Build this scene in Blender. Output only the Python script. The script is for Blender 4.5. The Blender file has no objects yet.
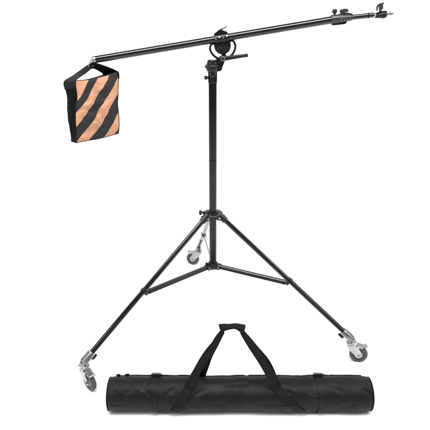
import bpy, bmesh, math, random
from mathutils import Vector, Matrix, noise
random.seed(7)
R_ = math.radians; PI = math.pi
sc = bpy.context.scene
C = bpy.context.collection
# ---------------------------------------------------------------- camera, world, lamps, exposure
cam = bpy.data.objects.new('camera', bpy.data.cameras.new('camera')); C.objects.link(cam)
cam.location = (0.0105, -2.2144, 1.5985); cam.rotation_euler = (R_(90 - 22.628), 0, 0)
cam.data.sensor_width = 36; cam.data.lens = 36 * 480 / 430
cam.data.clip_start = .05; cam.data.clip_end = 100
sc.camera = cam
w = bpy.data.worlds.new('World'); sc.world = w; w.use_nodes = True
bg = w.node_tree.nodes['Background']; bg.inputs[0].default_value = (1, 1, 1, 1); bg.inputs[1].default_value = .35
sc.view_settings.view_transform = 'Standard'; sc.view_settings.look = 'None'
sc.view_settings.exposure = -0.90; sc.view_settings.gamma = 1
def area(name, loc, target, sx, sy, power):
    l = bpy.data.lights.new(name, 'AREA'); l.shape = 'RECTANGLE'; l.size = sx; l.size_y = sy; l.energy = power
    o = bpy.data.objects.new(name, l); C.objects.link(o); o.location = loc
    o.rotation_euler = (Vector(target) - Vector(loc)).to_track_quat('-Z', 'Y').to_euler(); return o
area('softbox_overhead', (0, -1.5, 4.0), (0, 0, .6), 3.6, 1.5, 420)
area('softbox_left', (-3.4, -2.2, 2.4), (0, 0, .8), .45, 2.2, 120)
area('softbox_right', (3.4, -1.6, 2.6), (0, 0, .8), .45, 2.2, 110)
area('backdrop_light_left', (-4.2, 2.0, 4.2), (0, 4.5, .8), 1.2, 2.4, 260)
area('backdrop_light_right', (4.2, 2.0, 4.2), (0, 4.5, .8), 1.2, 2.4, 260)

# ---------------------------------------------------------------- materials
def mat(name, col, rough=.4, metal=0, spec=.5, var=.15, vscale=18, bump=0, bscale=300, rvar=.1, sheen=0, stretch=(1, 1, 1), coat=0, grain=0, gscale=380):
    m = bpy.data.materials.new(name); m.use_nodes = True; nt = m.node_tree; N = nt.nodes; L = nt.links
    b = N['Principled BSDF']; b.inputs['Metallic'].default_value = metal; b.inputs['Specular IOR Level'].default_value = spec
    b.inputs['Sheen Weight'].default_value = sheen; b.inputs['Coat Weight'].default_value = coat
    tc = N.new('ShaderNodeTexCoord'); mp = N.new('ShaderNodeMapping'); mp.inputs['Scale'].default_value = stretch
    L.new(tc.outputs['Object'], mp.inputs[0])
    n = N.new('ShaderNodeTexNoise'); n.inputs['Scale'].default_value = vscale; n.inputs['Detail'].default_value = 6
    L.new(mp.outputs[0], n.inputs['Vector'])
    r = N.new('ShaderNodeMapRange'); r.inputs[3].default_value = 1 - var; r.inputs[4].default_value = 1 + var
    r.inputs[1].default_value = .3; r.inputs[2].default_value = .7
    L.new(n.outputs[0], r.inputs[0])
    v = N.new('ShaderNodeVectorMath'); v.operation = 'SCALE'; v.inputs[0].default_value = col; L.new(r.outputs[0], v.inputs['Scale'])
    if grain:
        g = N.new('ShaderNodeTexNoise'); g.inputs['Scale'].default_value = gscale; g.inputs['Detail'].default_value = 2; L.new(mp.outputs[0], g.inputs['Vector'])
        gr_ = N.new('ShaderNodeMapRange'); gr_.inputs[1].default_value = .3; gr_.inputs[2].default_value = .7; gr_.inputs[3].default_value = 1 - grain; gr_.inputs[4].default_value = 1 + grain
        L.new(g.outputs[0], gr_.inputs[0])
        v2 = N.new('ShaderNodeVectorMath'); v2.operation = 'SCALE'; L.new(v.outputs[0], v2.inputs[0]); L.new(gr_.outputs[0], v2.inputs['Scale']); v = v2
    L.new(v.outputs[0], b.inputs['Base Color'])
    r2 = N.new('ShaderNodeMapRange'); r2.inputs[3].default_value = max(.02, rough - rvar); r2.inputs[4].default_value = min(1, rough + rvar)
    n2 = N.new('ShaderNodeTexNoise'); n2.inputs['Scale'].default_value = vscale * 3; L.new(mp.outputs[0], n2.inputs['Vector'])
    L.new(n2.outputs[0], r2.inputs[0]); L.new(r2.outputs[0], b.inputs['Roughness'])
    if bump:
        n3 = N.new('ShaderNodeTexNoise'); n3.inputs['Scale'].default_value = bscale; n3.inputs['Detail'].default_value = 3
        L.new(mp.outputs[0], n3.inputs['Vector'])
        bp = N.new('ShaderNodeBump'); bp.inputs['Strength'].default_value = bump; bp.inputs['Distance'].default_value = .002
        L.new(n3.outputs[0], bp.inputs['Height']); L.new(bp.outputs[0], b.inputs['Normal'])
    return m
M = {
 'tube': mat('black_anodised_tube', (.004, .004, .004), .11, 0, .70, .2, 14, rvar=.03),
 'column': mat('satin_black_column', (.004, .004, .004), .17, 0, .38, .2, 14, rvar=.06),
 'cast': mat('black_cast_alloy', (.0055, .0053, .005), .28, 0, .38, .3, 60, .12, 500),
 'knob': mat('black_plastic_knob', (.006, .006, .006), .32, 0, .30, .2, 80, .2, 700),
 'strut': mat('black_channel_strut', (.006, .0058, .0056), .2, 0, .5, .2, 20, rvar=.06),
 'zinc': mat('bright_zinc_plate', (.42, .415, .405), .30, 1, .5, .14, 40, .08, 160, rvar=.10),
 'socket': mat('dull_cast_zinc', (.30, .297, .29), .40, 1, .5, .2, 70, .35, 260, rvar=.1),
 'grey': mat('dark_grey_casting', (.07, .069, .067), .34, .8, .5, .3, 90, .4, 400),
 'silver': mat('silver_and_washed_out_metal', (.30, .297, .29), .32, 1, .5, .1, 40, rvar=.08),  # spigot metal; also pales the back leg and brace as if overexposed
 'tyre': mat('grey_rubber_tyre', (.070, .070, .072), .6, 0, .35, .2, 70, .3, 500),
 'rim': mat('pale_grey_nylon_rim', (.34, .34, .34), .42, 0, .5, .1, 60),
 'webbing': mat('black_nylon_webbing', (.0062, .0058, .0055), .6, 0, .13, .3, 120, .6, 900, sheen=.0, grain=.5),
 'bag': mat('black_nylon_cloth', (.0066, .0057, .0051), .54, 0, .19, .3, 9, .55, 55, rvar=.12, sheen=.0, grain=.55),
 'trim': mat('black_piping', (.005, .005, .005), .5, 0, .15, .2, 50),
 'plush': mat('black_plush_gusset', (.004, .004, .004), .95, 0, .08, .4, 90, .8, 600, rvar=.02),
 'white': mat('white_seamless_paper', (.88, .88, .88), .9, 0, .1, .003, 3, rvar=.02),
}
def stripe_mat():
    m = bpy.data.materials.new('black_and_orange_striped_cloth'); m.use_nodes = True; N = m.node_tree.nodes; L = m.node_tree.links
    b = N['Principled BSDF']; b.inputs['Roughness'].default_value = .62; b.inputs['Specular IOR Level'].default_value = .35
    uv = N.new('ShaderNodeUVMap'); uv.uv_map = 'UVMap'; sp = N.new('ShaderNodeSeparateXYZ'); L.new(uv.outputs[0], sp.inputs[0])
    def op(o, a, c):
        n = N.new('ShaderNodeMath'); n.operation = o
        for i, x in enumerate((a, c)):
            if x is None: continue
            if isinstance(x, (int, float)): n.inputs[i].default_value = x
            else: L.new(x, n.inputs[i])
        return n.outputs[0]
    U, V = sp.outputs[0], sp.outputs[1]
    s = op('ADD', U, V)
    d = op('SUBTRACT', U, V)
    s = op('ADD', s, op('MULTIPLY', op('SINE', op('MULTIPLY', d, 6.0), None), .014))
    s = op('SUBTRACT', s, op('MULTIPLY', op('MULTIPLY', op('SUBTRACT', U, .5), V), .10))
    nz = N.new('ShaderNodeTexNoise'); nz.inputs['Scale'].default_value = 6; L.new(uv.outputs[0], nz.inputs['Vector'])
    s = op('ADD', s, op('MULTIPLY', op('SUBTRACT', nz.outputs[0], .5), .03))
    cr = N.new('ShaderNodeValToRGB'); cr.color_ramp.interpolation = 'CONSTANT'
    L.new(op('DIVIDE', s, 2.0), cr.inputs[0])
    o_, k_ = (.50, .25, .145, 1), (.014, .0128, .013, 1)
    e = cr.color_ramp.elements
    e[0].position = 0; e[0].color = o_
    e[1].position = .31 / 2; e[1].color = k_
    for ps, c in ((.52, o_), (.78, k_), (1.05, o_), (1.32, k_), (1.62, o_), (1.86, k_)):
        x = e.new(ps / 2); x.color = c
    n2 = N.new('ShaderNodeTexNoise'); n2.inputs['Scale'].default_value = 60; n2.inputs['Detail'].default_value = 8; L.new(uv.outputs[0], n2.inputs['Vector'])
    r = N.new('ShaderNodeMapRange'); r.inputs[1].default_value = .3; r.inputs[2].default_value = .7; r.inputs[3].default_value = .92; r.inputs[4].default_value = 1.07
    L.new(n2.outputs[0], r.inputs[0])
    v = N.new('ShaderNodeVectorMath'); v.operation = 'SCALE'; L.new(cr.outputs[0], v.inputs[0]); L.new(r.outputs[0], v.inputs['Scale'])
    L.new(v.outputs[0], b.inputs['Base Color'])
    wv = N.new('ShaderNodeTexNoise'); wv.inputs['Scale'].default_value = 220; L.new(uv.outputs[0], wv.inputs['Vector'])
    bp = N.new('ShaderNodeBump'); bp.inputs['Strength'].default_value = .35; bp.inputs['Distance'].default_value = .002
    L.new(wv.outputs[0], bp.inputs['Height']); L.new(bp.outputs[0], b.inputs['Normal'])
    return m
M['stripes'] = stripe_mat()

# ---------------------------------------------------------------- mesh builder
def frame(axis, up=(0, 0, 1)):
    z = Vector(axis).normalized(); u = Vector(up)
    if abs(z.dot(u)) > .95: u = Vector((1, 0, 0)) if abs(z.x) < .9 else Vector((0, 1, 0))
    x = u.cross(z).normalized(); y = z.cross(x)
    return Matrix((x, y, z)).transposed().to_4x4()
class MB:
    def __init__(s): s.b = bmesh.new()
    def lathe(s, prof, pos=(0, 0, 0), axis=(0, 0, 1), seg=40, closed=False, lobes=0, depth=0):
        mt = Matrix.Translation(pos) @ frame(axis); rings = []
        for r, z in prof:
            if r < 1e-6: rings.append([s.b.verts.new(mt @ Vector((0, 0, z)))])
            else:
                rings.append([s.b.verts.new(mt @ Vector(((r - (depth * (.5 - .5 * math.cos(lobes * 2 * PI * k / seg)) if lobes else 0)) * math.cos(2 * PI * k / seg),
                              (r - (depth * (.5 - .5 * math.cos(lobes * 2 * PI * k / seg)) if lobes else 0)) * math.sin(2 * PI * k / seg), z))) for k in range(seg)])
        pairs = list(zip(rings, rings[1:])) + ([(rings[-1], rings[0])] if closed else [])
        for a, c in pairs:
            for k in range(seg):
                k2 = (k + 1) % seg
                if len(a) == 1 and len(c) == 1: continue
                if len(a) == 1: s.b.faces.new((a[0], c[k], c[k2]))
                elif len(c) == 1: s.b.faces.new((a[k], c[0], a[k2]))
                else: s.b.faces.new((a[k], c[k], c[k2], a[k2]))
        return s
    def cyl(s, p0, p1, r0, r1=None, seg=32, bev=.0008):
        p0 = Vector(p0); p1 = Vector(p1); r1 = r0 if r1 is None else r1; h = (p1 - p0).length
        return s.lathe([(0, 0), (r0 - bev, 0), (r0, bev), (r1, h - bev), (r1 - bev, h), (0, h)], p0, p1 - p0, seg)
    def sweep(s, pts, sec, ups, caps=True):
        """sweep a cross-section [(a,b)..] along pts; a runs along side, b along ups[i]; sec may be a list of sections"""
        pts = [Vector(p) for p in pts]; n = len(pts); rings = []
        multi = isinstance(sec[0], list)
        for i, p in enumerate(pts):
            t = (pts[min(i + 1, n - 1)] - pts[max(i - 1, 0)]).normalized()
            u = Vector(ups[i] if isinstance(ups, list) else ups); side = t.cross(u).normalized(); u = side.cross(t).normalized()
            rings.append([s.b.verts.new(p + side * a + u * c) for a, c in (sec[i] if multi else sec)])
        for a, c in zip(rings, rings[1:]):
            m = len(a)
            for k in range(m): s.b.faces.new((a[k], a[(k + 1) % m], c[(k + 1) % m], c[k]))
        if caps: s.b.faces.new(rings[0][::-1]); s.b.faces.new(rings[-1])
        return s
    def pipe(s, pts, r, seg=12, up=(0, 1, 0)):
        return s.sweep(pts, [(r * math.cos(2 * PI * k / seg), r * math.sin(2 * PI * k / seg)) for k in range(seg)], up)
    def prism(s, outline, y0, y1, mt=Matrix()):
        """outline in local x,z ; extruded along local y"""
        a = [s.b.verts.new(mt @ Vector((x, y0, z))) for x, z in outline]; c = [s.b.verts.new(mt @ Vector((x, y1, z))) for x, z in outline]
        s.b.faces.new(a); s.b.faces.new(c[::-1]); m = len(a)
        for k in range(m): s.b.faces.new((a[k], c[k], c[(k + 1) % m], a[(k + 1) % m]))
        return s
    def box(s, c, d, mt=Matrix()):
        x, y, z = c; a, b, e = d[0] / 2, d[1] / 2, d[2] / 2
        return s.prism([(x - a, z - e), (x + a, z - e), (x + a, z + e), (x - a, z + e)], y - b, y + b, mt)
    def build(s, name, material, parent=None, bevel=0, mw=None, loc=None, ang=38):
        bmesh.ops.recalc_face_normals(s.b, faces=s.b.faces)
        if bevel:
            ed = [e for e in s.b.edges if len(e.link_faces) == 2 and e.calc_face_angle(0) > R_(42)]
            bmesh.ops.bevel(s.b, geom=ed, offset=bevel, segments=2, affect='EDGES', clamp_overlap=True)
        me = bpy.data.meshes.new(name); s.b.to_mesh(me); s.b.free()
        for p in me.polygons: p.use_smooth = True
        me.set_sharp_from_angle(angle=R_(ang))
        me.materials.append(material if not isinstance(material, str) else M[material])
        o = bpy.data.objects.new(name, me); C.objects.link(o)
        if parent is not None: o.parent = parent
        if mw is not None: o.matrix_world = mw; o.matrix_local = mw
        return o
def thing(name, label, cat, loc=(0, 0, 0)):
    o = bpy.data.objects.new(name, None); C.objects.link(o); o.empty_display_size = .1
    o.location = loc; o['label'] = label; o['category'] = cat; return o
def rect(w_, h_, r=0):
    if not r: return [(-w_/2, -h_/2), (w_/2, -h_/2), (w_/2, h_/2), (-w_/2, h_/2)]
    o = []
    for cx, cy, a0 in ((w_/2-r, -h_/2+r, -90), (w_/2-r, h_/2-r, 0), (-w_/2+r, h_/2-r, 90), (-w_/2+r, -h_/2+r, 180)):
        for k in range(4): a = R_(a0 + 30 * k); o.append((cx + r*math.cos(a), cy + r*math.sin(a)))
    return o
def lerp(a, c, t): return Vector(a) * (1 - t) + Vector(c) * t

# ---------------------------------------------------------------- setting: white seamless sweep
fl = MB(); W = 9
fl.b.faces.new([fl.b.verts.new(p) for p in ((-W, -7, 0), (W, -7, 0), (W, 4.0, 0), (-W, 4.0, 0))])
flo = fl.build('floor', 'white'); flo['kind'] = 'structure'
sw = MB(); prof = [(4.0, 0)] + [(4.0 + 1.2 * math.sin(R_(a)), 1.2 - 1.2 * math.cos(R_(a))) for a in range(6, 91, 6)] + [(5.2, 7)]
rows = [[sw.b.verts.new((x, y, z)) for x in (-W, W)] for y, z in prof]
for a, c in zip(rows, rows[1:]): sw.b.faces.new((a[0], a[1], c[1], c[0]))
swo = sw.build('backdrop', 'white', ang=60); swo['kind'] = 'structure'

# ---------------------------------------------------------------- the stand
st = thing('boom_stand', 'tall black tripod stand on three casters carrying a long tilted boom arm', 'light stand')
CR = .0183
col = MB().lathe([(0, .3805), (CR - .001, .3805), (CR, .3815), (CR, 1.345), (CR - .001, 1.346), (0, 1.346)], seg=48).build('column', 'column', st)
MB().lathe([(CR + .0004, 1.316), (.0200, 1.317), (.0204, 1.319), (.0204, 1.364), (.0196, 1.366), (CR + .0004, 1.366)], seg=48, closed=True).build('column_sleeve', 'column', col)
k = MB().cyl((-.019, -.003, 1.340), (-.026, -.003, 1.340), .0052)
k.lathe([(0, 0), (.0065, 0), (.0086, .0015), (.0086, .011), (.0068, .0135), (0, .0135)], (-.0235, -.003, 1.340), (-1, 0, 0), 30, lobes=10, depth=.0008)
k.build('locking_knob', 'knob', col)
MB().cyl((.001, -.0195, 1.347), (.001, -.0222, 1.347), .0028).build('bolt', 'zinc', col)
MB().lathe([(CR + .0003, .9585), (CR + .0009, .959), (CR + .0009, .9615), (CR + .0003, .962)], seg=48, closed=True).build('band_ring', 'trim', col)
# hub plate the legs hinge on
HZ = .674; ANG = {'B': R_(97.66), 'L': R_(217.66), 'R': R_(337.66)}; RF = .7336
hb = MB()
hb.lathe([(CR + .0003, .662), (.0250, .662), (.0262, .664), (.0262, .678), (.046, .678), (.0485, .6795), (.0495, .682), (.0495, .6865), (.0475, .689), (.043, .6895), (.041, .6875), (.029, .6875), (.0275, .690), (.0265, .696), (.0225, .6975), (CR + .0003, .6975)], seg=64, closed=True)
for A in ANG.values():
    mt = Matrix.Rotation(A, 4, 'Z')
    for sgn in (-1, 1):
        hb.prism([(.022, .660), (.050, .660), (.057, .666), (.059, .674), (.056, .6785), (.022, .6785)], sgn * .0172 - .0022, sgn * .0172 + .0022, mt)
hub = hb.build('leg_hub', 'cast', st)
for A in ANG.values():
    mt = Matrix.Rotation(A, 4, 'Z')
    b = MB(); b.lathe([(0, -.0225), (.004, -.0225), (.0052, -.0215), (.0052, -.0196), (.003, -.0194), (.003, .0194), (.0052, .0196), (.0052, .0215), (.004, .0225), (0, .0225)], mt @ Vector((.045, 0, .672)), mt.to_3x3() @ Vector((0, 1, 0)), 24)
    b.build('bolt', 'zinc', hub)
k = MB(); kd = Vector((-1, -.25, .10)).normalized(); kp = Vector((-.044, -.008, .692))
k.cyl(kp + kd * -.006, kp + kd * .014, .0048)
k.lathe([(0, 0), (.009, 0), (.0115, .002), (.0122, .006), (.0115, .011), (.009, .0135), (0, .014)], kp + kd * .012, kd, 48, lobes=6, depth=.0022)
k.box((-.040, -.006, .691), (.018, .016, .010))
k.build('locking_knob', 'knob', hub)
# lower collar the braces hinge on
cz = .3905; lc = MB()
lc.lathe([(CR + .0003, cz - .014), (.0235, cz - .014), (.025, cz - .012), (.025, cz + .006), (.028, cz + .008), (.028, cz + .0115), (.0235, cz + .0135), (.0225, cz + .02), (CR + .0003, cz + .0205)], seg=48, closed=True)
for A in ANG.values():
    mt = Matrix.Rotation(A, 4, 'Z')
    for sgn in (-1, 1):
        lc.prism([(.021, cz - .012), (.040, cz - .012), (.045, cz - .006), (.045, cz + .005), (.040, cz + .010), (.021, cz + .010)], sgn * .0145 - .0018, sgn * .0145 + .0018, mt)
low = lc.build('lower_collar', 'cast', st)
for A in ANG.values():
    mt = Matrix.Rotation(A, 4, 'Z')
    MB().lathe([(0, -.0185), (.003, -.0185), (.004, -.0178), (.004, -.0165), (.0022, -.0163), (.0022, .0163), (.004, .0165), (.004, .0178), (.003, .0185), (0, .0185)], mt @ Vector((.036, 0, cz)), mt.to_3x3() @ Vector((0, 1, 0)), 20).build('rivet', 'zinc', low)
k = MB(); k.cyl((-.020, -.008, cz + .016), (-.034, -.010, cz + .017), .003)
k.lathe([(0, 0), (.0045, 0), (.006, .0015), (.006, .007), (.0045, .0085), (0, .0085)], (-.030, -.0095, cz + .0165), (-1, -.1, .05), 24, lobes=8, depth=.0008)
k.build('locking_knob', 'knob', low)

# legs, sockets, braces
FZ = .127
def leg(key):
    A = ANG[key]; rd = Vector((math.cos(A), math.sin(A), 0)); tn = Vector((-math.sin(A), math.cos(A), 0))
    T = rd * .045 + Vector((0, 0, HZ)); F = rd * (RF - .002) + Vector((0, 0, FZ)) + (Vector((.007, .0065, 0)) if key == 'R' else Vector((-.0145, .0045, 0)) if key == 'L' else Vector((-.006, 0, 0))); ax = (F - T).normalized(); Ln = (F - T).length
    nrm = tn.cross(ax).normalized()
    if nrm.z < 0: nrm = -nrm
    r = .0125; back = key == 'B'
    tB = .525; at = lambda s: T + ax * s
    if not back:
        lg = MB().cyl(at(-.008), at(Ln - .03), r, seg=40).build('leg', 'tube', st)
    else:
        lg = MB().cyl(at(-.008), at(Ln * tB), .0112, seg=40).build('leg', 'silver', st)  # overexposed look of the back leg put into a silver colour
        lg['label'] = 'upper leg at the back, overexposure painted in as silver'
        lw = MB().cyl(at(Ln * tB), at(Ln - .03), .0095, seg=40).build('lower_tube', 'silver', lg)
        MB().cyl(at(Ln * tB + .16), at(Ln - .055), .0118, seg=40).build('grip_sleeve', 'column', lg)
    # hinge block inside the hub lugs
    MB().sweep([at(-.014), at(.030)], rect(.0285, .026, .006), nrm).build('hinge_block', 'cast', lg)
    # brace clamp on the leg
    P = at(Ln * tB)
    cl = MB(); r = .0112 if back else r; cl.lathe([(r + .0002, -.010), (r + .0026, -.009), (r + .0030, -.006), (r + .0030, .006), (r + .0026, .009), (r + .0002, .010)], P, ax, 36, closed=True)
    for sgn in (-1, 1): cl.sweep([P + tn * sgn * .0125 - nrm * .004, P + tn * sgn * .0125 - nrm * .024], rect(.009 if back else .016, .003, .001), tn)
    cl.build('brace_clamp', 'cast', lg)
    Pv = P - nrm * .018
    MB().lathe([(0, -.0165), (.003, -.0165), (.004, -.0155), (.004, -.0143), (.002, -.014), (.002, .014), (.004, .0143), (.004, .0155), (.003, .0165), (0, .0165)], Pv, tn, 20).build('rivet', 'zinc', lg)
    # cast socket at the foot
    sk = MB()
    s0 = Ln - .060; sec = lambda q: rect(.032 * q, .033 * q, .009 * q)
    sk.sweep([at(s0), at(s0 + .002), at(s0 + .052), at(s0 + .060)], [sec(.92), sec(1), sec(1.02), sec(.9)], nrm)
    sk.cyl(F + Vector((0, 0, .004)), F + Vector((0, 0, -.0125)), .0165, .0175)
    # clamp slit ridge and its bolts
    rdg = MB().sweep([at(s0 + .006) + nrm * .0172, at(s0 + .046) + nrm * .0172], rect(.011, .005, .0018), nrm)
    so = sk.build('leg_socket', 'socket', lg)
    rdg.build('leg_socket_ridge', 'socket', lg)
    # thumb screw on the inboard underside of the socket
    q = at(s0 + .014) - nrm * .014
    kn = MB(); kn.cyl(q, q - nrm * .013, .0035)
    q2 = q - nrm * .015
    kn.lathe([(0, 0), (.0045, 0), (.0058, .0012), (.0058, .006), (.0045, .0075), (0, .0075)], q - nrm * .010, -nrm, 24)
    kn.sweep([q2 - ax * .015, q2 - ax * .008, q2, q2 + ax * .008, q2 + ax * .015], [rect(.006, .010, .0018), rect(.008, .014, .002), rect(.012, .011, .002), rect(.008, .014, .002), rect(.006, .010, .0018)], nrm)
    kn.build('thumb_screw', 'knob', lg)
    # brace: a channel strut with a bead along each side
    Bi = rd * .036 + Vector((0, 0, cz)); bx_ = (Pv - Bi).normalized(); bn = tn.cross(bx_).normalized()
    if bn.z < 0: bn = -bn
    h, t = .0215, .019
    prof = [(-t/2, -h/2 + .003), (-t/2 + .003, -h/2), (t/2 - .003, -h/2), (t/2, -h/2 + .003), (t/2, -.0035), (t/2 - .0032, -.0018), (t/2 - .0032, .0018), (t/2, .0035), (t/2, h/2 - .003), (t/2 - .003, h/2), (-t/2 + .003, h/2), (-t/2, h/2 - .003), (-t/2, .0035), (-t/2 + .0032, .0018), (-t/2 + .0032, -.0018), (-t/2, -.0035)]
    if back: prof = [(a * .30, b_ * .5) for a, b_ in prof]
    br = MB().sweep([Bi - bx_ * .006, Pv + bx_ * .008], prof, bn).build('brace', 'silver' if back else 'strut', st, ang=30)  # back brace coloured silver to carry its washed-out light
    if back: br['label'] = 'brace of the back leg, washed-out light painted in as silver'
    for sgn in (-1, 1):
        f = .30 if back else 1
        if back: continue
        MB().sweep([Bi + tn * sgn * (t/2 * f - .0026) + bx_ * .012, Pv + tn * sgn * (t/2 * f - .0026) - bx_ * .022], [(.0022 * math.cos(a), .0024 * math.sin(a)) for a in [PI/4*i for i in range(8)]], bn).build('highlight_bead', 'grey', br)  # added grey bead, stands in for the highlight line along the channel
    return F
feet = {k_: leg(k_) for k_ in ('L', 'R', 'B')}

# casters ------------------------------------------------------------
WR = .0445
def caster(F, heading):
    """local frame: swivel axis at origin, +x = the way the wheel trails; z is height"""
    mt = Matrix.Translation((F.x, F.y, 0)) @ Matrix.Rotation(R_(heading), 4, 'Z')
    rt = mt.to_3x3(); ax = lambda v: rt @ Vector(v); pt = lambda *v: mt @ Vector(v)
    fk = MB(); TR = .040
    # fork: top bridge and two cheeks that taper down to the axle
    for sgn in (-1, 1):
        y0, y1 = sgn * .0172, sgn * .0152
        ol = [(-.020, .0985), (-.019, .088), (-.002, .066), (TR - .013, WR - .006), (TR - .008, WR - .0125), (TR, WR - .015), (TR + .008, WR - .0125), (TR + .013, WR - .004), (TR + .011, WR + .010), (TR + .008, .064), (TR + .003, .074), (.036, .083), (.040, .0925), (.040, .0985)]
        fk.prism(ol, min(y0, y1), max(y0, y1), mt)
    fk.prism([(-.021, .0965), (-.017, .0995), (.040, .0995), (.040, .0975), (-.018, .0970)], -.0172, .0172, mt)
    fk.lathe([(0, .0985), (.0225, .0985), (.0245, .0995), (.0245, .1035), (.0225, .1045), (0, .1045)], pt(0, 0, 0), (0, 0, 1), 44)
    f = fk.build('caster', 'zinc', st, bevel=.0006)
    # raceway: ring groove, then dome up to the stem
    MB().lathe([(0, .1048), (.0205, .1048), (.0262, .1062), (.0268, .1085), (.0262, .1105), (.021, .1125), (.0185, .1130), (.0175, .117), (0, .117)], pt(0, 0, 0), (0, 0, 1), 44).build('swivel_ring', 'zinc', f)
    MB().lathe([(.0200, .1040), (.0228, .1040), (.0228, .1058), (.0200, .1058)], pt(0, 0, 0), (0, 0, 1), 44, closed=True).build('ball_race', 'grey', f)
    # tyre with a rounded tread and a slight shoulder
    w2 = .0118
    MB().lathe([(.0205, -w2 + .002), (.0235, -w2 + .0035), (.0275, -w2 + .0032), (.029, -w2), (.034, -w2), (.0405, -w2 + .0008), (.0432, -w2 + .003), (WR - .0003, -w2 + .0065), (WR, 0), (WR - .0003, w2 - .0065), (.0432, w2 - .003), (.0405, w2 - .0008), (.034, w2), (.029, w2), (.0275, w2 - .0032), (.0235, w2 - .0035), (.0205, w2 - .002)], pt(TR, 0, WR), ax((0, 1, 0)), 64, closed=True).build('tyre', 'tyre', f)
    MB().lathe([(.0040, -.0112), (.0085, -.0112), (.0095, -.0095), (.012, -.0080), (.0165, -.0082), (.0180, -.0100), (.0204, -.0104), (.0204, .0104), (.0180, .0100), (.0165, .0082), (.012, .0080), (.0095, .0095), (.0085, .0112), (.0040, .0112)], pt(TR, 0, WR), ax((0, 1, 0)), 48, closed=True).build('rim', 'rim', f)
    b = MB()
    b.lathe([(0, -.0235), (.0030, -.0235), (.0036, -.0228), (.0036, -.0205), (.0062, -.0202), (.0068, -.0195), (.0068, -.0174), (.0035, -.0174), (.0035, .0174), (.0068, .0174), (.0068, .0195), (.0062, .0202), (.0036, .0205), (.0036, .0222), (.003, .0228), (0, .0228)], pt(TR, 0, WR), ax((0, 1, 0)), 6)
    b.build('axle_bolt', 'socket', f)
    # brake pedal: sloping stamped tread over the wheel with a turned-up lip
    bp = MB()
    pts = [(.026, .0985), (.045, .0975), (.058, .0935), (.070, .0915), (.078, .0935)]
    th = .0018
    up_ = [(x, z + th) for x, z in pts][::-1]
    bp.prism([(x, z) for x, z in pts] + up_, -.0125, .0125, mt)
    for sgn in (-1, 1): bp.prism([(.028, .0972), (.045, .0962), (.058, .0922), (.058, .0850), (.046, .0860), (.030, .0900)], sgn * .0132 - .0008, sgn * .0132 + .0008, mt)
    bp.cyl(pt(.0705, -.0155, .0945), pt(.0705, .0155, .0945), .0046, seg=20)
    bp.build('brake_pedal', 'zinc', f, bevel=.0003)
    MB().prism([(.044, .0905), (.056, .0885), (.056, .0868), (.046, .0870)], -.0085, .0085, mt).build('brake_shoe', 'cast', f)
    pr = MB()
    for i in range(3): pr.lathe([(0, 0), (.0022, 0), (.0022, .0008), (.0016, .0012), (0, .0012)], pt(.034 + .007 * i, 0, .0996 - .0006 * i), (0, 0, 1), 14)
    pr.build('rivet', 'grey', f)
    return f
caster(feet['L'], -45)['label'] = 'caster with its wheel swung towards the viewer'
caster(feet['R'], -8)['label'] = 'caster seen side on with wheel pointing right'
caster(feet['B'], 165)['label'] = 'distant caster with wheel pointing left'

# tilt head ----------------------------------------------------------
th = MB()
th.lathe([(0, 1.362), (.0212, 1.362), (.0215, 1.366), (.0235, 1.3665), (.0255, 1.370), (.0300, 1.379), (.0300, 1.381), (.0335, 1.3835), (.0345, 1.387), (.0345, 1.3905), (.0325, 1.394), (.0285, 1.3965), (.0285, 1.399), (.0260, 1.4005), (.0250, 1.404), (.0250, 1.406), (.0232, 1.4075), (.0232, 1.4135), (.0210, 1.4160), (.010, 1.4168), (0, 1.4168)], seg=56)
PX, PZ = .0438, 1.4225
for y0, y1 in ((-.0165, -.0085), (.0085, .0165)):
    th.prism([(.004, 1.370), (.030, 1.3685), (.038, 1.373), (PX + .010, PZ - .010), (PX + .0125, PZ), (PX + .010, PZ + .009), (PX, PZ + .0125), (PX - .011, PZ + .009), (.024, 1.4205), (.012, 1.4165), (.002, 1.410)], y0, y1)
th.box((.024, 0, 1.390), (.034, .030, .034)); th.prism([(.010, 1.378), (.036, 1.374), (PX + .004, PZ - .010), (PX - .008, PZ + .004), (.020, 1.4165), (.010, 1.414)], -.0075, .0075)
head = th.build('tilt_head', 'cast', st, bevel=.0007)
MB().lathe([(.0340, 1.3845), (.0357, 1.3855), (.0357, 1.3895), (.0340, 1.3905)], seg=56, closed=True, lobes=28, depth=.0007).build('grip_ring', 'knob', head)
MB().lathe([(0, 0), (.0040, 0), (.0040, .0005), (.0092, .0005), (.0105, .0018), (.0105, .0045), (.0092, .0058), (.0058, .0058), (.0050, .0035), (0, .0035)], (PX, -.0235, PZ), (0, -1, 0), 40).build('pivot_washer', 'zinc', head)
MB().lathe([(0, 0), (.0046, 0), (.0046, .0052), (.0038, .0058), (0, .0058)], (PX, -.0262, PZ), (0, -1, 0), 6).build('pivot_bolt', 'knob', head)
hd = MB()
hv = Vector((.985, -.08, .135)).normalized(); p0 = Vector((PX, -.0200, PZ))
sec = lambda a, c: [(a * math.cos(2*PI*k_/20), c * math.sin(2*PI*k_/20)) for k_ in range(20)]
L_ = [(-.006, .004, .008), (0, .0070, .0105), (.012, .0070, .0100), (.030, .0068, .0092), (.060, .0064, .0082), (.085, .0060, .0072), (.098, .0060, .0070), (.102, .0066, .0076), (.108, .0066, .0076), (.111, .0045, .005)]
hd.sweep([p0 + hv * s for s, _, _ in L_], [sec(a, c) for _, a, c in L_], (0, 0, 1)); hd.build('tilt_handle', 'knob', head)
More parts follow.
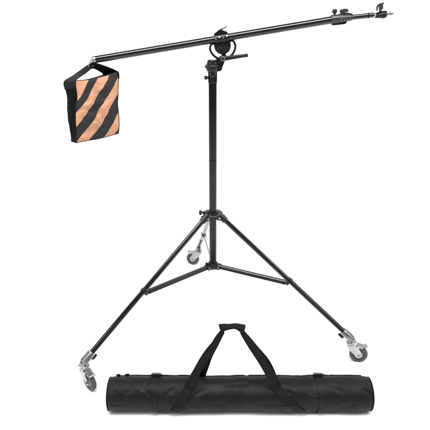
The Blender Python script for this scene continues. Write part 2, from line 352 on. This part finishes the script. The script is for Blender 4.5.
# boom frame: tube axis through P0 with slope
SL = math.atan(.1579); P0 = Vector((-.509, 0, 1.4181)); E = Vector((math.cos(SL), 0, math.sin(SL))); Nn = Vector((-math.sin(SL), 0, math.cos(SL)))
bt = lambda s, h=0, y=0: P0 + E * s + Nn * h + Vector((0, y, 0))
SC = (.0385 + .509) / math.cos(SL)                 # clamp centre along the boom
BR = .0150
ROT = Matrix.Rotation(-SL, 4, 'Y'); CM = Matrix.Translation(bt(SC)) @ ROT      # local x along the boom, z up
cl = MB()
# saddle shells round the boom
oc = [(.0205 * math.cos(R_(a)), .0205 * math.sin(R_(a))) for a in range(0, 360, 15)]
ic = [((BR + .0004) * math.cos(R_(a)), (BR + .0004) * math.sin(R_(a))) for a in range(0, 360, 15)]
def shell(x0, x1):
    R0 = [cl.b.verts.new(CM @ Vector((x0, a, c))) for a, c in oc]; R1 = [cl.b.verts.new(CM @ Vector((x1, a, c))) for a, c in oc]
    Q0 = [cl.b.verts.new(CM @ Vector((x0, a, c))) for a, c in ic]; Q1 = [cl.b.verts.new(CM @ Vector((x1, a, c))) for a, c in ic]
    n = len(oc)
    for k_ in range(n):
        j = (k_ + 1) % n
        cl.b.faces.new((R0[k_], R0[j], R1[j], R1[k_])); cl.b.faces.new((Q0[k_], Q1[k_], Q1[j], Q0[j]))
        cl.b.faces.new((R0[k_], Q0[k_], Q0[j], R0[j])); cl.b.faces.new((R1[k_], R1[j], Q1[j], Q1[k_]))
shell(-.030, .030)
cl.prism([(-.029, .0192), (.027, .0192), (.028, .0235), (.017, .0285), (.006, .0345), (-.006, .0360), (-.014, .031), (-.029, .0235)], -.011, .011, CM)      # peaked cap above the boom
CZ0 = -.030          # quadrant centre, below boom axis
half = [(-.036, CZ0 + .012), (-.036, CZ0 + .001)] + [(.036 * math.cos(R_(a)), CZ0 + .036 * math.sin(R_(a))) for a in range(186, 355, 8)] + [(.036, CZ0 + .001), (.036, CZ0 + .012), (.026, CZ0 + .0135), (-.026, CZ0 + .0135)]
cl.prism(half, -.0070, .0070, CM)
clamp = cl.build('boom_clamp', 'cast', head, bevel=.0006)
# slotted quadrant arc, with its ends curled back in to the clamp
qr = MB(); RQ = .0560
arc = [(-.026, CZ0 + .010), (-.036, CZ0 + .0145), (-.046, CZ0 + .0135), (-.0525, CZ0 + .007)] + [(RQ * math.cos(R_(a)), CZ0 + RQ * math.sin(R_(a))) for a in range(184, 357, 7)] + [(.0525, CZ0 + .007), (.046, CZ0 + .0135), (.036, CZ0 + .0145), (.026, CZ0 + .010)]
qr.sweep([CM @ Vector((x, 0, z)) for x, z in arc], rect(.013, .0092, .0015), [(CM.to_3x3() @ Vector((x, 0, z - CZ0))) for x, z in arc]); 
qr.prism([(-.009, CZ0 - .034), (.009, CZ0 - .034), (.010, CZ0 - .056), (-.010, CZ0 - .056)][::-1], -.0062, .0062, CM)
qr.build('quadrant_arc', 'cast', head)
# raised ribs and bright tick marks on the half disc
rb = MB()
for a in (205, 232, 270, 308, 335):
    c_, s_ = math.cos(R_(a)), math.sin(R_(a))
    rb.sweep([CM @ Vector((.007 * c_, -.0078, CZ0 + .007 * s_)), CM @ Vector((.032 * c_, -.0078, CZ0 + .032 * s_))], rect(.0022, .0016), (0, -1, 0))
rb.build('rib', 'grey', head)
tk = MB()
for x, z in ((-.020, CZ0 - .006), (-.010, CZ0 - .003), (.004, CZ0 + .002), (.009, CZ0 - .020)):
    tk.lathe([(0, 0), (.0016, 0), (.0016, .0010), (0, .0014)], CM @ Vector((x, -.0070, z)), (0, -1, 0), 12)
tk.build('marking', 'zinc', head)
# knurled row of bright teeth at the front of the clamp
for i, x in enumerate((-.024, -.008, .008, .024)):
    b = MB(); b.lathe([(0, 0), (.0046, 0), (.0046, .0026), (.0036, .0034), (0, .0034)], CM @ Vector((x, -.0188, .0065 if i % 2 else .002)), (0, -.93, .36), 6)
    b.build('bolt', 'zinc' if i % 2 else 'grey', head)
lv = MB(); lv.sweep([CM @ Vector(p) for p in ((-.002, 0, .033), (.004, 0, .037), (.012, 0, .0385), (.021, 0, .0405), (.031, 0, .0450))], [rect(.010, .006, .001), rect(.010, .005, .001), rect(.009, .004, .001), rect(.008, .0035, .001), rect(.007, .003, .001)], (0, 0, 1))
lv.build('clamp_lever', 'knob', head)

# boom tube -----------------------------------------------------------
SE = (.528 + .509) / math.cos(SL)
boom = MB().cyl(bt(-.008), bt(SE), BR, seg=48, bev=.001).build('boom_tube', 'tube', st)
MB().lathe([(0, -.007), (.0125, -.007), (.0152, -.0055), (.0158, -.003), (.0158, .007), (.0152, .008), (BR + .0003, .008)], bt(-.012), E, 40).build('end_cap', 'zinc', boom)
# hook: two eyes and a wire karabiner
hk = MB()
hk.pipe([bt(-.012 + a, c) for a, c in ((-.002, -.012), (-.006, -.020), (-.010, -.026), (-.016, -.026), (-.020, -.018), (-.018, -.006), (-.012, .004), (-.006, .004))], .0024, 10)
hk.lathe([(0, -.004), (.005, -.003), (.0055, 0), (.005, .006), (0, .007)], bt(-.018, .010), E, 18)
hk.build('end_hook', 'zinc', boom)
kb = MB(); kc = Vector((-.5410, 0, 1.3945))
kb.pipe([kc + Vector((x, y, z)) for x, y, z in [(.0085 * math.sin(a) + .003 * math.cos(a), .0175 * math.cos(a), .0235 * math.sin(a)) for a in [2*PI*i/28 for i in range(29)]]], .0018, 10, up=(1, 0, 0))
kb.build('karabiner', 'zinc', boom)
# clamp casting where the thinner extension tube slides in
X0 = bt(SE); XE = Vector((math.cos(R_(6.0)), 0, math.sin(R_(6.0)))); XN = Vector((-XE.z, 0, XE.x))
xt = lambda s, h=0, y=0: X0 + XE * s + XN * h + Vector((0, y, 0))
XM = Matrix.Translation(X0) @ Matrix.Rotation(-R_(6.0), 4, 'Y')
cc = MB()
cc.lathe([(BR + .0002, -.022), (.0178, -.022), (.0186, -.020), (.0186, .012), (.0178, .020), (.0150, .040), (.0125, .062), (.0112, .070), (.0102, .070), (.0102, .02), (BR + .0002, .018)], X0, XE, 44, closed=True)
cc.prism([(.004, .010), (.012, .020), (.030, .024), (.052, .020), (.066, .015), (.070, .010)][::-1], -.009, .009, XM)
cj = cc.build('extension_clamp', 'grey', boom, bevel=.0004)
cb = MB(); cb.prism([(-.020, -.017), (.040, -.0135), (.046, -.018), (.034, -.0235), (-.012, -.0235), (-.020, -.021)], -.008, .008, XM); cb.build('clamp_body', 'cast', boom, bevel=.0008)
k1 = MB(); k1.cyl(xt(-.006, .014), xt(-.006, .030), .0045)
k1.lathe([(0, 0), (.008, 0), (.0100, .002), (.0108, .008), (.0100, .014), (.008, .016), (0, .0165)], xt(-.006, .024), XN, 42, lobes=6, depth=.002); k1.build('locking_knob', 'knob', boom)
k2 = MB(); k2.cyl(xt(.034, .018), xt(.034, .030), .006)
k2.sweep([xt(.019, .023), xt(.020, .029), xt(.034, .031), xt(.046, .030), xt(.049, .024)], [rect(.010, .008, .001), rect(.013, .013, .002), rect(.014, .015, .002), rect(.013, .013, .002), rect(.010, .008, .001)], XN)
k2.build('clamp_lever', 'grey', boom)
for s_, h_ in ((.018, .0), (.030, -.006)): MB().lathe([(0, 0), (.0034, 0), (.0034, .002), (0, .0026)], xt(s_, h_, -.0165), (0, -1, 0), 14).build('bolt', 'zinc', boom)
LE = .160
ext = MB().cyl(xt(.030), xt(LE), .0100, seg=40).build('extension_tube', 'tube', st)
MB().lathe([(.0100, 0), (.0112, .001), (.0112, .004), (.0100, .005)], xt(LE - .026), XE, 36, closed=True).build('band_ring', 'trim', ext)
# silver neck, rubber-edged grip nut and spigot
MB().lathe([(0, -.004), (.0085, -.004), (.0095, -.003), (.0095, .004), (.008, .006), (0, .006)], xt(LE + .001, -.002), XE, 36).build('neck', 'zinc', ext)
gh = MB()
gh.lathe([(0, 0), (.0085, 0), (.0098, .0015), (.0098, .010), (.0088, .0115), (.0088, .013), (.0108, .0145), (.0108, .022), (.0125, .026), (.0138, .032), (.0136, .040), (.0115, .046), (.0085, .049), (0, .050)], xt(LE + .005, -.0045), XE, 40, lobes=20, depth=.0005)
gh.prism([(-.006, .0030), (.004, .0062), (.026, .0125), (.046, .0115), (.052, .0075), (.034, .002), (.0, .0)], -.007, .007, Matrix.Translation(xt(LE + .002)) @ Matrix.Rotation(-R_(6.0), 4, 'Y'))
gh.build('spigot_holder', 'knob', ext)
tk_ = MB(); tk_.cyl(xt(LE + .026, .004), xt(LE + .0275, .020), .0046)
c0 = xt(LE + .026, .0185)
tk_.build('tee_stem', 'knob', ext)
tw = MB()
tw.sweep([c0 + XN * -.004 + XE * -.013, c0 + XN * .008 + XE * -.014, c0 + XN * .016 + XE * -.010, c0 + XN * .019 + XE * -.002, c0 + XN * .0205 + XE * .007, c0 + XN * .024 + XE * .013], [rect(.0045, .007, .001), rect(.006, .009, .001), rect(.0085, .010, .001), rect(.0105, .010, .001), rect(.0095, .009, .001), rect(.007, .007, .001)], (0, -1, 0))
tw.sweep([c0 + XN * -.002, c0 + XN * .018], rect(.0105, .009, .002), (0, -1, 0))
tw.sweep([c0 + XN * .000 + XE * .009, c0 + XN * .012 + XE * .009, c0 + XN * .020 + XE * .006], rect(.006, .004, .001), (0, -1, 0))
tw.build('tee_knob', 'grey', ext)
sg = Vector((math.cos(R_(3)), 0, math.sin(R_(3)))); sp0 = xt(LE + .046, -.001)
MB().lathe([(0, 0), (.0074, 0), (.0078, .001), (.0078, .012), (.0055, .014), (.0055, .019), (.0076, .021), (.0076, .028), (.0045, .030), (.0045, .036), (.0036, .037), (0, .037)], sp0, sg, 30).build('spigot', 'silver', ext)

# ---------------------------------------------------------------- sandbag
sb = thing('sandbag', 'black sandbag with diagonal orange stripes hanging from the left boom end', 'sandbag', (-.54, -.02, 1.05))
OFF = Vector((-.54, -.02, 1.05))
FTL, FTR, FBR, FBL = Vector((-.5832, -.10, 1.3385)), Vector((-.4235, .0, 1.3650)), Vector((-.4395, .0, 1.0865)), Vector((-.6155, -.10, 1.0660))
GTL, GBL = Vector((-.6520, -.030, 1.3235)), Vector((-.6570, -.030, 1.0540))
GTR, GBR = FTR + (GTL - FTL) * .9, FBR + (GBL - FBL) * .9
CN = [[[FBL, GBL], [FTL, GTL]], [[FBR, GBR], [FTR, GTR]]]          # [u][v][w]
def tri(u, v, w_):
    p = Vector()
    for i in (0, 1):
        for j in (0, 1):
            for k_ in (0, 1): p += CN[i][j][k_] * ((u if i else 1 - u) * (v if j else 1 - v) * (w_ if k_ else 1 - w_))
    return p
fn = (FTR - FBL).cross(FTL - FBR).normalized()
if fn.y > 0: fn = -fn
gn = (GTL - FBL).cross(FTL - GBL).normalized()
if gn.x > 0: gn = -gn
def cloth(u, v, w_, proud=0):
    p = tri(u, v, w_)
    f = math.sin(PI * u) ** .7 * math.sin(PI * min(1, max(0, v))) ** .7 if 0 < u < 1 and 0 < v < 1 else 0
    sd = math.sin(PI * w_) * math.sin(PI * v) if 0 < w_ < 1 and 0 < v < 1 else 0
    nz = noise.noise(Vector((u * 3.2, v * 4.0, w_ * 2 + 5))) * .0095 + noise.noise(Vector((u * 7, v * 9, w_ * 3 + 2))) * .0055 + noise.noise(Vector((u * 15 + v * 4, v * 19 - u * 5, w_ * 3 + 2))) * .0026
    p += fn * ((1 - 2 * w_) * (f * .012 + proud) + nz * (1 - w_) * (.35 + f))
    p += gn * ((1 - 2 * u) * (sd * .006 + noise.noise(Vector((v * 6, w_ * 4, 3))) * .004))
    p += Vector((0, 0, -1)) * (1 - abs(2 * v - 1) ** 3 if v < .5 else 0) * 0
    # soft sagging top edge and ragged lower edge
    p.z += -.007 * math.sin(PI * u) * v ** 3 + .002 * math.sin(PI * u * 2 + 1) * (1 - v) ** 3
    p += gn * (-.0025) * math.sin(3.1 * PI * v + .6) * (1 - u)
    p += gn * .003 * math.sin(3.6 * PI * v + 2) * u
    return p
def grid(mb, f, nu, nv, uv=False):
    V = [[mb.b.verts.new(f(i / nu, j / nv) - OFF) for j in range(nv + 1)] for i in range(nu + 1)]
    if uv: ly = mb.b.loops.layers.uv.new('UVMap')
    for i in range(nu):
        for j in range(nv):
            fc = mb.b.faces.new((V[i][j], V[i+1][j], V[i+1][j+1], V[i][j+1]))
            if uv:
                for lp, (a, c) in zip(fc.loops, ((i, j), (i+1, j), (i+1, j+1), (i, j+1))): lp[ly].uv = (a / nu, 1 - c / nv)
bd = MB()
grid(bd, lambda u, v: cloth(u, v, 0), 36, 44); grid(bd, lambda u, v: cloth(u, v, 1), 36, 44)
grid(bd, lambda u, v: cloth(u, 0, v), 36, 14); grid(bd, lambda u, v: cloth(u, 1, v), 36, 14)
grid(bd, lambda u, v: cloth(1, u, v), 44, 14); grid(bd, lambda u, v: cloth(0, u, v), 44, 14)
bmesh.ops.remove_doubles(bd.b, verts=bd.b.verts, dist=1e-5)
body = bd.build('pouch', 'webbing', sb, ang=60)
fp = MB(); grid(fp, lambda u, v: cloth(.006 + .988 * u, .005 + .99 * v, 0, .0022), 60, 80, True)
pan = fp.build('striped_panel', 'stripes', sb, ang=80)
so_ = pan.modifiers.new('thick', 'SOLIDIFY'); so_.thickness = .0012; so_.offset = -1
gp = MB(); grid(gp, lambda u, v: cloth(0, .004 + .992 * u, .02 + .96 * v) + gn * .0022, 44, 14)
gus = gp.build('side_gusset', 'plush', sb, ang=80)
so_ = gus.modifiers.new('thick', 'SOLIDIFY'); so_.thickness = .0012; so_.offset = -1
pp = MB()
pp.pipe([cloth(0, i / 40, 0) + gn * .001 - OFF + fn * .001 for i in range(41)], .0021, 8)
pp.pipe([cloth(1, i / 40, 0) - gn * .001 - OFF + fn * .001 for i in range(41)], .0018, 8)
pp.pipe([cloth(i / 40, 1, 0) + fn * .001 - OFF for i in range(41)], .0018, 8)
pp.pipe([cloth(i / 40, 0, 0) + fn * .001 - OFF for i in range(41)], .0018, 8)
pp.build('piping', 'trim', sb)
# wide webbing strap from the gusset tops up through the karabiner
def strap_mesh(rows, thick=.0016, cup=None):
    """rows: list of (edge A, edge B); makes a thick ribbon"""
    mb = MB(); top = []; n = 6
    for i, (a, c) in enumerate(rows):
        a = Vector(a); c = Vector(c); top.append([a.lerp(c, k_ / n) for k_ in range(n + 1)])
    m = len(top); V0 = []; V1 = []
    if cup:
        for i in range(m):
            t = top[min(i+1, m-1)][n//2] - top[max(i-1, 0)][n//2]; nr = t.cross(top[i][n] - top[i][0]).normalized()
            for k_ in range(n + 1): top[i][k_] = top[i][k_] + nr * cup(i / (m - 1), k_ / n)
    for i in range(m):
        t = (top[min(i+1, m-1)][n//2] - top[max(i-1, 0)][n//2]); wd = top[i][n] - top[i][0]; nr = t.cross(wd)
        nr = nr.normalized() if nr.length > 1e-9 else Vector((0, 0, 1))
        V0.append([mb.b.verts.new(p + nr * (thick/2)) for k_, p in enumerate(top[i])])
        V1.append([mb.b.verts.new(p - nr * (thick/2)) for p in top[i]])
    for i in range(m - 1):
        for k_ in range(n):
            mb.b.faces.new((V0[i][k_], V0[i+1][k_], V0[i+1][k_+1], V0[i][k_+1])); mb.b.faces.new((V1[i][k_], V1[i][k_+1], V1[i+1][k_+1], V1[i+1][k_]))
        for k_ in (0, n): mb.b.faces.new((V0[i][k_], V1[i][k_], V1[i+1][k_], V0[i+1][k_]))
    for i in (0, m - 1):
        for k_ in range(n): mb.b.faces.new((V0[i][k_], V0[i][k_+1], V1[i][k_+1], V1[i][k_]))
    return mb
def catmull(P, n=6):
    P = [Vector(p) for p in P]; Q = [P[0] * 2 - P[1]] + P + [P[-1] * 2 - P[-2]]; out = []
    for i in range(1, len(Q) - 2):
        for k_ in range(n):
            t = k_ / n; out.append(.5 * ((2 * Q[i]) + (Q[i+1] - Q[i-1]) * t + (2*Q[i-1] - 5*Q[i] + 4*Q[i+1] - Q[i+2]) * t*t + (3*Q[i] - Q[i-1] - 3*Q[i+1] + Q[i+2]) * t**3))
    return out + [P[-1]]
LE_ = [FTL + gn * .0045 + Vector((.001, 0, -.030)), FTL + gn * .0035 + Vector((.000, .001, -.002)), Vector((-.5665, -.078, 1.3545)), Vector((-.5505, -.045, 1.3655)), Vector((-.5370, -.012, 1.3780)), Vector((-.5240, .012, 1.3760)), Vector((-.4950, .030, 1.3545)), GTR + Vector((-.020, .0, -.004)), GTR + Vector((.004, .000, -.006)), GTR + Vector((.005, .002, -.03))]
RE_ = [GTL + gn * .0045 + Vector((0, -.004, -.030)), GTL + gn * .0035 + Vector((0, -.002, .004)), Vector((-.6150, -.026, 1.3520)), Vector((-.5836, -.018, 1.3727)), Vector((-.5470, .000, 1.3970)), Vector((-.5189, -.010, 1.4045)), Vector((-.4622, -.006, 1.3860)), FTR + Vector((-.006, -.002, .006)), FTR + Vector((.006, 0, -.004)), FTR + Vector((.006, 0, -.03))]
strap_mesh([(a - OFF, c - OFF) for a, c in zip(catmull(LE_), catmull(RE_))], .0022).build('strap', 'webbing', sb, ang=60)

# ---------------------------------------------------------------- carrying bag
BO = Vector((.112, -.574, 0)); cb_ = thing('carrying_bag', 'long black nylon carrying bag lying on the floor with handles standing up', 'carrying bag', BO)
XL, XR, BRD = -.4520, .6870, .0715
folds = []        # (x, arc position, length, angle, width, depth)
for _ in range(70):
    folds.append((random.uniform(XL + .03, XR - .03), random.uniform(-.10, .17), random.uniform(.05, .16), R_(random.choice((-1, 1)) * random.uniform(12, 65)), random.uniform(.003, .008), random.uniform(-.0034, .0028)))
folds += [(.60, .10, .16, R_(-32), .009, -.0050), (.63, .085, .14, R_(-26), .008, .0050), (.665, .05, .10, R_(-50), .007, -.004), (.53, .07, .14, R_(-30), .010, -.004), (.44, .03, .12, R_(-20), .010, .0036),
          (-.18, .06, .12, R_(38), .009, -.004), (-.12, .05, .12, R_(45), .008, .004), (-.36, .04, .12, R_(25), .009, .003), (-.29, .08, .10, R_(50), .008, -.003), (-.05, .06, .12, R_(35), .008, -.004), (.33, .05, .12, R_(-42), .009, -.004), (.10, .09, .2, R_(6), .012, -.003)]
def bag_pt(x, phi, extra=0, plain=False):
    """phi 0 faces the viewer side (-y), 90 deg is the top"""
    a = phi * BRD; d = 0
    for fx, fa, fl_, an, wd, dp in folds:  # creases
        dx = x - fx; da = a - fa
        if abs(dx) > .12 or abs(da) > .12: continue
        al = dx * math.cos(an) + da * math.sin(an); ac = -dx * math.sin(an) + da * math.cos(an)
        if abs(al) < fl_ / 2: d += dp * math.exp(-(ac / wd) ** 2) * math.cos(PI * al / fl_) ** 2
    d += noise.noise(Vector((x * 6, a * 9, 1.3))) * .0045 + noise.noise(Vector((x * 17, a * 24, 4.3))) * .0018 + noise.noise(Vector((x * 45, a * 52, 9.3))) * .0006
    e = min(x - XL, XR - x); k_ = 1.0
    if e < .030: k_ = 1 - .085 * (1 - max(0, e) / .030) ** 2.2; d *= max(0, e) / .030
    r = (BRD + d) * k_ + extra
    y = -math.cos(phi) * r; z = math.sin(phi) * r + BRD * .97
    if math.sin(phi) < 0: y *= abs(math.cos(phi)) ** -.30 if abs(math.cos(phi)) > .05 else 1
    if z < .012: z = .012 * math.exp((z - .012) / .012) if z < .012 else z
    if z < .003: z = .0025 + .0005 * extra / .001
    return Vector((x, BO.y + y, z))
bb = MB(); nx, nf = 300, 110; G = []
for i in range(nx + 1):
    x = XL + (XR - XL) * i / nx; G.append([bb.b.verts.new(bag_pt(x, 2 * PI * j / nf) - BO) for j in range(nf)])
for i in range(nx):
    for j in range(nf): bb.b.faces.new((G[i][j], G[i+1][j], G[i+1][(j+1) % nf], G[i][(j+1) % nf]))
for row, sg_ in ((G[0], -1), (G[-1], 1)):
    prev = row; cen = sum((v.co for v in row), Vector()) / nf
    for s_, o_ in ((.9, .002), (.6, .006), (.3, .008)):
        cur = [bb.b.verts.new(cen + (v.co - cen) * s_ + Vector((sg_ * o_, 0, 0))) for v in row]
        for j in range(nf): bb.b.faces.new((prev[j], prev[(j+1) % nf], cur[(j+1) % nf], cur[j]))
        prev = cur
    c_ = bb.b.verts.new(cen + Vector((sg_ * .009, 0, 0)))
    for j in range(nf): bb.b.faces.new((prev[j], prev[(j+1) % nf], c_))
bb.build('bag_body', 'bag', cb_, ang=60)
for x in (XL + .002, XR - .002):
    mb = MB(); ring = [bag_pt(x, 2 * PI * j / 72, .0012) - BO for j in range(72)]
    n = 8; Rg = []
    for j, p in enumerate(ring):
        rad = Vector((0, p.y, p.z - BRD * .97)).normalized()
        Rg.append([mb.b.verts.new(p + (rad * math.cos(2*PI*k_/n) + Vector((1, 0, 0)) * math.sin(2*PI*k_/n)) * .0024) for k_ in range(n)])
    for j in range(72):
        for k_ in range(n): mb.b.faces.new((Rg[j][k_], Rg[(j+1) % 72][k_], Rg[(j+1) % 72][(k_+1) % n], Rg[j][(k_+1) % n]))
    mb.build('piping', 'trim', cb_)
# zip along the far side of the top
zp = strap_mesh([(bag_pt(XL + .03 + (XR - XL - .06) * i / 160, R_(126), .0012) - BO, bag_pt(XL + .03 + (XR - XL - .06) * i / 160, R_(142), .0012) - BO) for i in range(161)], .0022)
zo = zp.build('zip', 'trim', cb_, ang=60)
zc = MB(); zc.sweep([bag_pt(XL + .03 + (XR - XL - .06) * i / 160, R_(134), .0022) - BO for i in range(161)], rect(.004, .003), [(0, .5, .86)] * 161); zc.build('zip_teeth', 'knob', zo)
for x in (XL + .036, XL + .075):
    q = bag_pt(x, R_(124), .0055) - BO
    MB().sweep([q + Vector((-.009, 0, 0)), q + Vector((.009, .001, .001))], rect(.011, .006, .0015), (0, .4, .9)).build('zip_slider', 'knob', zo)
# compression bands with buckles
for x in (-.250, .462):
    mb = strap_mesh([(bag_pt(x - .013 + .004 * math.sin(i * .07), R_(-70 + 205 * i / 60), .0022) - BO, bag_pt(x + .013 + .004 * math.sin(i * .07), R_(-70 + 205 * i / 60), .0022) - BO) for i in range(61)], .0016)
    sp_ = mb.build('compression_strap', 'bag', cb_, ang=60)
    q0 = R_(117); q = bag_pt(x, q0, .005) - BO; up = Vector((0, -math.cos(q0), math.sin(q0)))
    bk = MB(); bk.sweep([q + Vector((-.019, 0, 0)), q + Vector((-.016, 0, 0)) + up * .002, q + Vector((.016, 0, 0)) + up * .002, q + Vector((.019, 0, 0))], [rect(.024, .008, .002), rect(.028, .013, .002), rect(.028, .013, .002), rect(.024, .008, .002)], up)
    bk.sweep([q + Vector((.014, 0, 0)) + up * .005, q + Vector((.026, 0, 0)) + up * .003], rect(.018, .005, .001), up)
    bk.build('buckle', 'knob', sp_)
# carrying straps: sewn to the body, then free up to the grip
def handle(xb0, xb1, phis, top, side, wd=.019, mid=None, wtop=None):
    """side -1 = near strap, +1 = far strap. Returns ribbon from low on the body to the grip"""
    rows = []; sgn = 1 if xb1 > xb0 else -1
    ph0, ph1 = phis; n = 26; pc = []; nr = []
    for i in range(n + 1):
        t = i / n; ph = ph0 + (ph1 - ph0) * t; x = xb0 + (xb1 - xb0) * t
        pc.append(bag_pt(x, R_(ph), .0026)); nr.append(Vector((0, -math.cos(R_(ph)), math.sin(R_(ph)))))
    a = pc[-1]; top = Vector(top); m = 18
    for i in range(1, m + 1):
        t = i / m; p = a.lerp(top, t); p += Vector((0, 0, 1)) * .010 * math.sin(PI * t) * (1 if side < 0 else .6); p.y += side * .012 * math.sin(PI * t); p.x += -sgn * (.007 * math.sin(PI * t) + .0022 * math.sin(7.5 * t + side)); p.z += .003 * math.sin(9 * t + xb0 * 20)
        pc.append(p); nf_ = Vector((0, side * .9, .25)); nr.append(nr[n].lerp(nf_, min(1, t * 3.0)).normalized())
    N_ = len(pc); out = []
    for i, p in enumerate(pc):
        tg = (pc[min(i+1, N_-1)] - pc[max(i-1, 0)]).normalized(); w_ = tg.cross(nr[i]).normalized()
        t = max(0, (i - n) / m); hw = wd * (1 - .52 * t ** 2.5 + .05 * math.sin(11 * t) * (t > 0)); w_ = (Matrix.Rotation(.38 * math.sin(5.5 * t + side + sgn) * min(1, 3 * t), 3, tg) @ w_)
        if mid and 0 < t < 1: w_ = (w_ + Vector((0, mid * math.sin(PI * t), 0))).normalized()
        out.append((p - w_ * hw - BO, p + w_ * hw - BO))
    ho = strap_mesh(out, .0026, lambda a, b: (.0045 * math.sin(PI * b) * math.sin(6 * a + sgn) + .0018 * math.sin(9 * b + 14 * a)) * max(0, min(1, (a - .6) * 5)) * (1 - a * .3)).build('handle_strap', 'webbing', cb_, ang=60)
    for f0 in (.10, .88):
        rs = []
        for i, (a, c) in enumerate(out):
            w_ = (c - a); tg = out[min(i+1, N_-1)][0] - out[max(i-1, 0)][0]; nn = tg.cross(w_).normalized() * .0016
            rs.append((a + w_ * f0 + nn, a + w_ * (f0 + .022) + nn)); 
        rs2 = [(a - (a - a), c) for a, c in rs]
        strap_mesh(rs2, .0010).build('stitching', 'knob', ho, ang=60)
GY, GZ = -.583, .4080
handle(-.165, -.104, (-40, 56), (.0430, GY - .008, GZ), -1, .0195)
handle(-.075, -.047, (165, 118), (.0500, GY + .008, GZ), 1, .0180, .5)
handle(.385, .277, (-40, 56), (.1180, GY - .008, GZ), -1, .0195)
handle(.290, .265, (165, 118), (.1110, GY + .008, GZ), 1, .0180, .5)
# wrapped grip: arched, pinched in the middle, flared ends
gr = MB(); pts = []; secs = []
for i in range(25):
    t = i / 24; s_ = 2 * t - 1
    pts.append(Vector((.0800 + .0465 * s_, GY + .002 * math.sin(5 * s_), GZ + .019 - .012 * s_ * s_)) - BO)
    a = .0150 + .005 * abs(s_); c_ = .0080 + .0105 * abs(s_) ** 1.8
    secs.append([(a * math.cos(2*PI*k_/24) * (1 + .05 * math.sin(3*k_ + i)), c_ * math.sin(2*PI*k_/24) * (1 + .08 * math.sin(2*k_ + .7*i))) for k_ in range(24)])
gr.sweep(pts, secs, (0, 0, 1)).build('hand_grip', 'webbing', cb_, ang=50)
bpy.context.view_layer.update()
